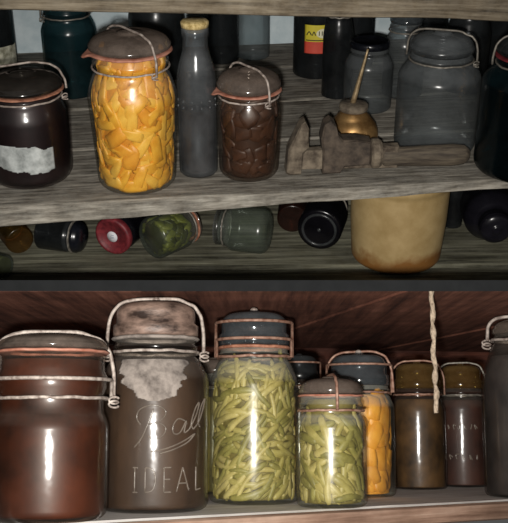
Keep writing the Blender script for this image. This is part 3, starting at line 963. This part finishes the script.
pm = [piece_mesh('pickle_piece', 0.018, 0.013, 0.005, M[('p_pickle', 'f_pickle')[i % 2]], 40 + i, 'chunk') for i in range(4)]
for k in range(9):
    a, q_ = k * 2.4, j['R'] * 0.68 * math.sqrt((k + 0.5) / 9)
    ob = bpy.data.objects.new('pickle_piece', pm[k % 4])
    tag(ob, 'green pickle piece in the jar lying on its side', 'pickle', 'pickle pieces in the lying jar')
    COL.objects.link(ob)
    ob.matrix_world = j['Mw'] @ Matrix.Translation((q_ * math.cos(a), q_ * math.sin(a), j['t'] + 0.0045)) @ Matrix.Rotation(rr.uniform(0, 6), 4, 'Z')
lying(270, 232, 23, 2.4, -76, 'empty clear jar with a threaded neck lying on its side', g='g_green', lid='g_clear', lidstyle='flat', ring=None, rn=0.76, rl=0.8, zs=0.66, zn=0.8, zl=0.9, foot=0.4)
lying(292, 219, 15, 3, 4, 'red-brown jar lying behind the empty clear one', g='g_red', lid='g_dark', ring=None, rn=0.8, rl=0.85)
jk = lying(319, 230, 22.5, 3.0, 14, 'black jar lying with its round ringed base facing out', g='g_purple', lid='iron_lid', ring=None, rn=0.8, rl=0.85, foot=0.16, fill='f_grey', fillz=0.6, filllabel='black preserve in the jar lying base-out beside the crock', fillname='black_preserve', name='black_jar')
jj = lying(497, 231, 28, 2.4, 2, 'purple-black jar lying beyond the beige crock at the shelf end', end='lid', g='g_purple', lid='g_purple', ring=None, rn=0.55, rl=0.6, zs=0.45, zn=0.7, zl=0.85, neck=False)
jar(TOP, 451, 226, 20, 150, 'dark bottle-shaped jar standing just beside the beige crock', z=ZC, g='g_dark', lid=None, ring=None, rn=0.6, zs=0.8, zn=0.9, zl=1.0, neck=False, fill='f_plum', fillz=0.7, filllabel='black liquid in the slim jar beside the beige crock', fillname='black_liquid', fillcat='liquid')

mesh_obj('heel_ring', *tube([(jk['R'] * 0.74 * math.cos(2 * PI * k / 48), jk['R'] * 0.74 * math.sin(2 * PI * k / 48), 0.0) for k in range(48)], 0.0022, 8, True), M['g_dusty'], jk['root'])
mesh_obj('heel_boss', *lathe([(0, -0.001), (0.002, -0.0008), (0.003, 0.0002), (0, 0.0006)], 16), M['g_dusty'], jk['root'])
# crock
c, R, h, yaw = place(TOP, 393.5, 276, 95, 190, ZC)
h = min(h, 0.14)
h = 0.138
Mc = frameM(TOP, c + Vector((0, 0, 0.0002)), yaw)
Rb = R * 0.93
root = empty('stoneware_crock', Mc, 'beige stoneware crock with a brown-stained foot on the low shelf', 'crock')
prof = [(0, 0), (Rb * 0.86, 0)] + [(Rb * 0.86 + Rb * 0.14 * math.sin(a), Rb * 0.14 * (1 - math.cos(a))) for a in (0.4, 0.8, 1.2, 1.57)] + [(R * 0.985, h * 0.5), (R, h * 0.86), (R * 1.0, h * 0.9), (R * 1.03, h * 0.92), (R * 1.03, h - 0.003), (R * 1.0, h), (R * 0.94, h), (R * 0.92, h * 0.9), (Rb * 0.9, 0.012), (0, 0.010)]
mesh_obj('crock_body', *lathe(prof, 72), M['stoneware'], root)

# ------------------------------------------------------------------ the bin below
FL = R_(30)
pf = LOW.on(300, 510, 0)
Mf = LOW.T @ Matrix.Translation(pf) @ Matrix.Rotation(FL, 4, 'Z')
fl = board('bin_floor', 1.9, 1.0, 0.022, M['bin_floor'], Mf, ((0, 0.3), (0.3, 0.62), (0.62, 1)), seed=31)
fl.name = 'wooden_shelf'
tag(fl, 'dusty pale plank shelf under the row of jars below the divider', 'shelf')
# raw edge strip
es = board('shelf_edging', 1.9, 0.008, 0.020, M['bin_edge'], Mf @ Matrix.Translation((0, -0.0115, -0.0012)), ((0, 1),), seed=41, wob=0.001)
tag(es, 'raw pinkish wooden strip along the front of the dusty shelf', 'edging')
HC = 0.128
def LM(th, x=0, y=0, z=0):
    return LOW.T @ Matrix.Translation((x, y, z)) @ Matrix.Rotation(th, 4, 'Z')
# ceiling boards run front to back
cd0 = 0.966 / math.cos(math.atan(159 / F)) - 0.966 * 0.0 + 0.0
cv = []
CT = R_(14.4)
cuts = [-0.9, -0.62, -0.365, -0.11, 0.158, 0.42, 0.66, 1.1]
for x0, x1 in zip(cuts, cuts[1:]):
    k = math.tan(CT)
    zj = 0.0025 * math.sin(x0 * 40)
    vs = []
    for (x, y) in ((x0 + 0.0005, cd0), (x1 - 0.0005, cd0), (x1 - 0.0005 - k * 1.0, 2.1), (x0 + 0.0005 - k * 1.0, 2.1)):
        vs += [Vector((x, y, EYE + HC + zj)), Vector((x, y, EYE + HC + 0.004))]
    cv.append((vs, [(0, 2, 4, 6), (1, 7, 5, 3), (0, 1, 3, 2), (2, 3, 5, 4), (4, 5, 7, 6), (6, 7, 1, 0)]))
structure('ceiling', merge(*cv), M['bin_wood'], LOW.T)
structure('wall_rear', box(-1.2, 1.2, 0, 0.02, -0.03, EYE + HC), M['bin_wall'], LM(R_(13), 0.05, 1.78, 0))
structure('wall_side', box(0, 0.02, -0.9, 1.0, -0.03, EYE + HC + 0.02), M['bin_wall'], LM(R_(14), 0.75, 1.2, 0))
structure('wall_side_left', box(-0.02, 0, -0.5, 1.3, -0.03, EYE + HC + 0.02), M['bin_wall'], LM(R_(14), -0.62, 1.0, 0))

# front row
jar(LOW, 47, 522.5, 119, 334, 'big jar of dark red-brown preserve, widest in the bottom row', g='g_brown', lid='g_lid', wire='wire_white', ring='rubber', rn=0.91, rl=0.95, zs=0.48, zn=0.565, zl=0.885, loops=((0.745, R_(85)),),
    bail=(R_(4), 0.0), knots=(R_(-12),), fill='f_redbrown', fillz=0.85, filllabel='dark red-brown preserve filling the big jar', foot=0.2, wr=0.0016, lidstyle='dome')

j = jar(LOW, 153, 512, 110, 301, 'tall grey-brown jar with raised lettering and a crusted lid', g='g_ball', lid='crustlid', wire='wire_white', ring='crust', rn=0.75, rl=0.79, zs=0.60, zn=0.725, zl=0.80,
        bail=(R_(2), 0.0), knots=(R_(180), R_(0)), fill='f_greybrown', fillz=0.7, filllabel='grey-brown preserve filling the jar with raised lettering', wr=0.0016, lidstyle='tall', foot=0.16, name='lettered_jar', nub=True)
JB = j
prof_b = body_profile(j['R'], j['h'], 0.75, 0.60, 0.725, 0.80, 0.16)
surf = lambda z: lerp_prof(prof_b, z)
mmp = j['R'] / 55.0                                   # one measured unit on this jar
def pa(px, py):
    return (math.asin(max(-0.98, min(0.98, (px - 153) / 55.5))), (507.5 - py) * mmp)
def crusted(u, v):
    w = 0.5 * math.sqrt(max(0, 1 - ((1 - v) / 1.0) ** 2)) * 1.0
    return abs(u - 0.5 - 0.03 * math.sin(v * 7)) < (0.56 * v ** 0.45) * (0.86 + 0.3 * noise.noise(Vector((u * 6, v * 6, 2))))
a0, zt = pa(112, 362)
a1, zb_ = pa(191, 401)
patch(j, surf, 'white_residue', (a0, a1, zb_, zt + 2 * mmp, crusted), M['crust'], j['root'], n=48, thick=0.0006)
Bs = [[(140, 424), (136, 417), (139, 409), (150, 405), (160, 407), (164, 413), (158, 420), (148, 423)], [(152, 408), (147, 422), (141, 436), (134, 445)], [(148, 423), (158, 422), (164, 427), (161, 434), (153, 437), (147, 434)],
      [(183, 420), (176, 418), (171, 425), (172, 432), (178, 431), (184, 420), (182, 431), (187, 428)],
      [(187, 428), (194, 414), (197, 402), (193, 408), (189, 422), (191, 428)], [(191, 428), (197, 420), (202, 404), (203, 398), (199, 406), (196, 420), (198, 426)],
      [(150, 449), (165, 446), (180, 440), (193, 432)], [(193, 432), (186, 440), (172, 447), (158, 451)]]
strokes_on(j, [[pa(*p) for p in s] for s in Bs], surf, j['root'], 'raised_script', M['g_text'], r=0.0008)
Is = [[(135, 464), (135, 487)], [(133, 464), (138, 464)], [(133, 487), (138, 487)], [(145, 464), (145, 487)], [(145, 464), (152, 466), (155, 475), (152, 485), (145, 487)],
      [(163, 464), (163, 487)], [(163, 464), (170, 464)], [(163, 475), (169, 475)], [(163, 487), (170, 487)], [(175, 487), (181, 464)], [(181, 464), (187, 486)], [(177, 479), (185, 479)], [(194, 464), (194, 486)], [(194, 486), (199, 485)]]
strokes_on(j, [[pa(*p) for p in s] for s in Is], surf, j['root'], 'raised_capitals', M['g_text'], r=0.0008)

j = jar(LOW, 254, 503.5, 90, 311, 'tall jar packed with pale green beans', g='g_bean', lid='g_lidteal', wire='wire_rust', ring='rubber_dark', rn=0.77, rl=0.80, zs=0.60, zn=0.735, zl=0.79,
        loops=((0.93, R_(82)), (0.84, R_(74))), fill=None, lidstyle='tall', wr=0.0016, foot=0.14, name='bean_jar', nub=True)
core(j, 'f_green', 0.70, 0.006, 'brine', 'olive brine between the beans of the tall jar', 'brine')
pack(j, 'green_bean', 'pale green bean piece packed in the tall jar', 'bean', 'beans in the tall jar', ('p_bean', 'p_bean2', 'p_bean3'), 0.044, 0.0072, 0.0045, 20, 9, 0.01, 0.70, kind='bean', half=1.75, seed=31, deep=0.003, tilt=0.5)

j = jar(LOW, 332, 507, 71, 377, 'short jar of yellow-green beans with a reddish ring, in front of the orange fruit', g='g_bean', lid='g_lid', wire='wire_rust', ring='rubber', rn=0.87, rl=0.92, zs=0.6, zn=0.7, zl=0.84,
        bail=(R_(-80), 0.0), lidstyle='dome', wr=0.0014, foot=0.16, name='bean_jar')
core(j, 'f_green', 0.82, 0.006, 'brine', 'olive brine in the short jar with the reddish ring', 'brine')
pack(j, 'green_bean', 'yellow-green bean piece in the short jar with the reddish ring', 'bean', 'beans in the short jar', ('p_bean', 'p_bean3', 'p_bean2'), 0.042, 0.0095, 0.005, 9, 8, 0.01, 0.64, kind='bean', half=1.75, seed=41, tilt=2.3)

j = jar(LOW, 361, 496, 70, 353, 'jar of orange fruit with a blue-grey lid behind the short jar', g='g_bean', lid='g_lidteal', wire='wire_rust', ring=None, rn=0.84, rl=0.87, zs=0.6, zn=0.7, zl=0.76,
        bail=(R_(-10), 0.0), loops=((0.91, R_(80)),), lidstyle='tall', wr=0.0013, nub=True)
core(j, 'f_orange', 0.70, 0.006, 'fruit_syrup', 'orange syrup in the jar with the blue-grey lid', 'syrup')
pack(j, 'fruit_piece', 'orange fruit half in the jar with the blue-grey lid', 'fruit', 'orange fruit in the blue-lidded jar', ('p_apricot', 'p_orange3', 'p_apricot'), 0.032, 0.026, 0.010, 6, 9, 0.01, 0.68, seed=51)

jar(LOW, 420, 488, 55, 362, 'jar of murky brown preserve behind the hanging twine', g='g_brown', lid='g_lidamber', wire='wire_rust', ring=None, rn=0.82, rl=0.86, zs=0.6, zn=0.72, zl=0.78,
    bail=(R_(0), 0.0), fill='f_murk', fillz=0.7, filllabel='murky brown preserve in the jar behind the twine', wr=0.0012, lidstyle='tall')
j = jar(LOW, 464, 485.5, 50, 364, 'dark red-brown jar with speckled raised marks beside the murky one', g='g_ball', lid='g_lidamber', wire='wire_old', ring=None, rn=0.84, rl=0.88, zs=0.62, zn=0.72, zl=0.79,
        bail=(R_(0), 0.0), fill='f_darkmurk', fillz=0.7, filllabel='dark red preserve in the jar with speckled raised marks', wr=0.0012, lidstyle='tall', name='embossed_jar')
rr = random.Random(12)
prof_d = body_profile(j['R'], j['h'], 0.84, 0.62, 0.72, 0.79)
ss = []
for zc_, n_ in ((0.46, 7), (0.22, 6)):
    for k in range(n_):
        a = -0.75 + 1.3 * k / (n_ - 1)
        zz = zc_ * j['h']
        ss.append([(a, zz), (a + rr.uniform(-.06, .06), zz + 0.006), (a + rr.uniform(0.02, .1), zz + rr.uniform(-0.002, 0.008))])
strokes_on(j, ss, lambda z: lerp_prof(prof_d, z), j['root'], 'raised_marks', M['g_text'], r=0.0009)

jar(LOW, 529, 497, 86, 318, 'tall dark grey jar cut by the edge beside the speckled jar', g='g_ball', lid='g_lid', wire='wire_white', ring=None, rn=0.66, rl=0.7, zs=0.58, zn=0.86, zl=0.9,
    bail=(R_(5), 0.0), knots=(R_(175),), fill='f_grey', fillz=0.78, filllabel='grey-black preserve in the tall jar at the row end', wr=0.0018)
# second row, glimpsed between the front jars
jar(LOW, 214, 492, 62, 358, 'yellowish jar glimpsed between the lettered jar and the tall bean jar', g='g_bean', lid='g_lid', wire='wire_old', ring=None, rn=0.8, rl=0.85, fill='f_yellow', fillz=0.7, filllabel='yellow-green brine in the jar glimpsed behind the bean jar', fillname='brine', fillcat='brine')
jar(LOW, 300, 488, 46, 354, 'small dark-lidded jar behind the two jars of beans', g='g_brown', lid='g_dark', wire='wire_rust', ring=None, rn=0.82, rl=0.86, zl=0.8, loops=((0.93, R_(80)),), fill='f_murk', fillz=0.7, filllabel='dark preserve in the small jar behind the beans', lidstyle='tall', wr=0.0012)

# hanging twine
dp = 0.985
p0, p1 = LOW.at(432, 288, dp), LOW.at(433, 413, dp)
p1.x, p1.y = p0.x + 0.001, p0.y
strands = []
for s_ in range(2):
    pts = []
    for k in range(81):
        t = k / 80
        a = t * 26 + s_ * PI
        w = 0.004 * noise.noise(Vector((t * 5, 0, 1)))
        pts.append(p0.lerp(p1, t) - p0 + Vector((0.0008 * math.cos(a) + w, 0.0008 * math.sin(a), 0)))
    strands.append(tube(pts, 0.0019, 8, rfun=lambda t: 1 + 0.25 * math.sin(t * 37 + s_)))
tag(mesh_obj('hanging_twine', *merge(*strands), M['rope'], M0=LOW.T @ Matrix.Translation(p0)), 'dusty twisted twine hanging in front of the murky brown jar', 'twine')

# ------------------------------------------------------------------ light and camera
cam = bpy.data.cameras.new('camera')
cam.sensor_width = 36.0
cam.lens = F / max(W, H) * 36.0
cam.clip_start = 0.02
co = bpy.data.objects.new('camera', cam)
COL.objects.link(co)
co.matrix_world = CAM_W
scene.camera = co

fl = bpy.data.lights.new('flash', 'SPOT')
fl.energy = 72
fl.color = (1.0, 0.965, 0.91)
fl.spot_size = R_(58)
fl.spot_blend = 0.9
fl.shadow_soft_size = 0.012
lo = bpy.data.objects.new('flash', fl)
COL.objects.link(lo)
lo.matrix_world = CAM_W @ Matrix.Translation((-0.016, -0.03, 0.0)) @ Matrix.Rotation(R_(0), 4, 'X')

w = bpy.data.worlds.new('dim_room')
w.use_nodes = True
w.node_tree.nodes['Background'].inputs['Color'].default_value = (0.95, 0.94, 0.92, 1)
w.node_tree.nodes['Background'].inputs['Strength'].default_value = 0.085
scene.world = w

vs = scene.view_settings
vs.view_transform = 'Standard'
vs.look = 'None'
vs.gamma = 1.0
vs.exposure = 0.0
vs.use_curve_mapping = False
scene.cycles.max_bounces = 12
scene.cycles.transparent_max_bounces = 64
scene.cycles.diffuse_bounces = 4
scene.cycles.glossy_bounces = 4
scene.cycles.sample_clamp_indirect = 3.0
scene.cycles.use_denoising = True
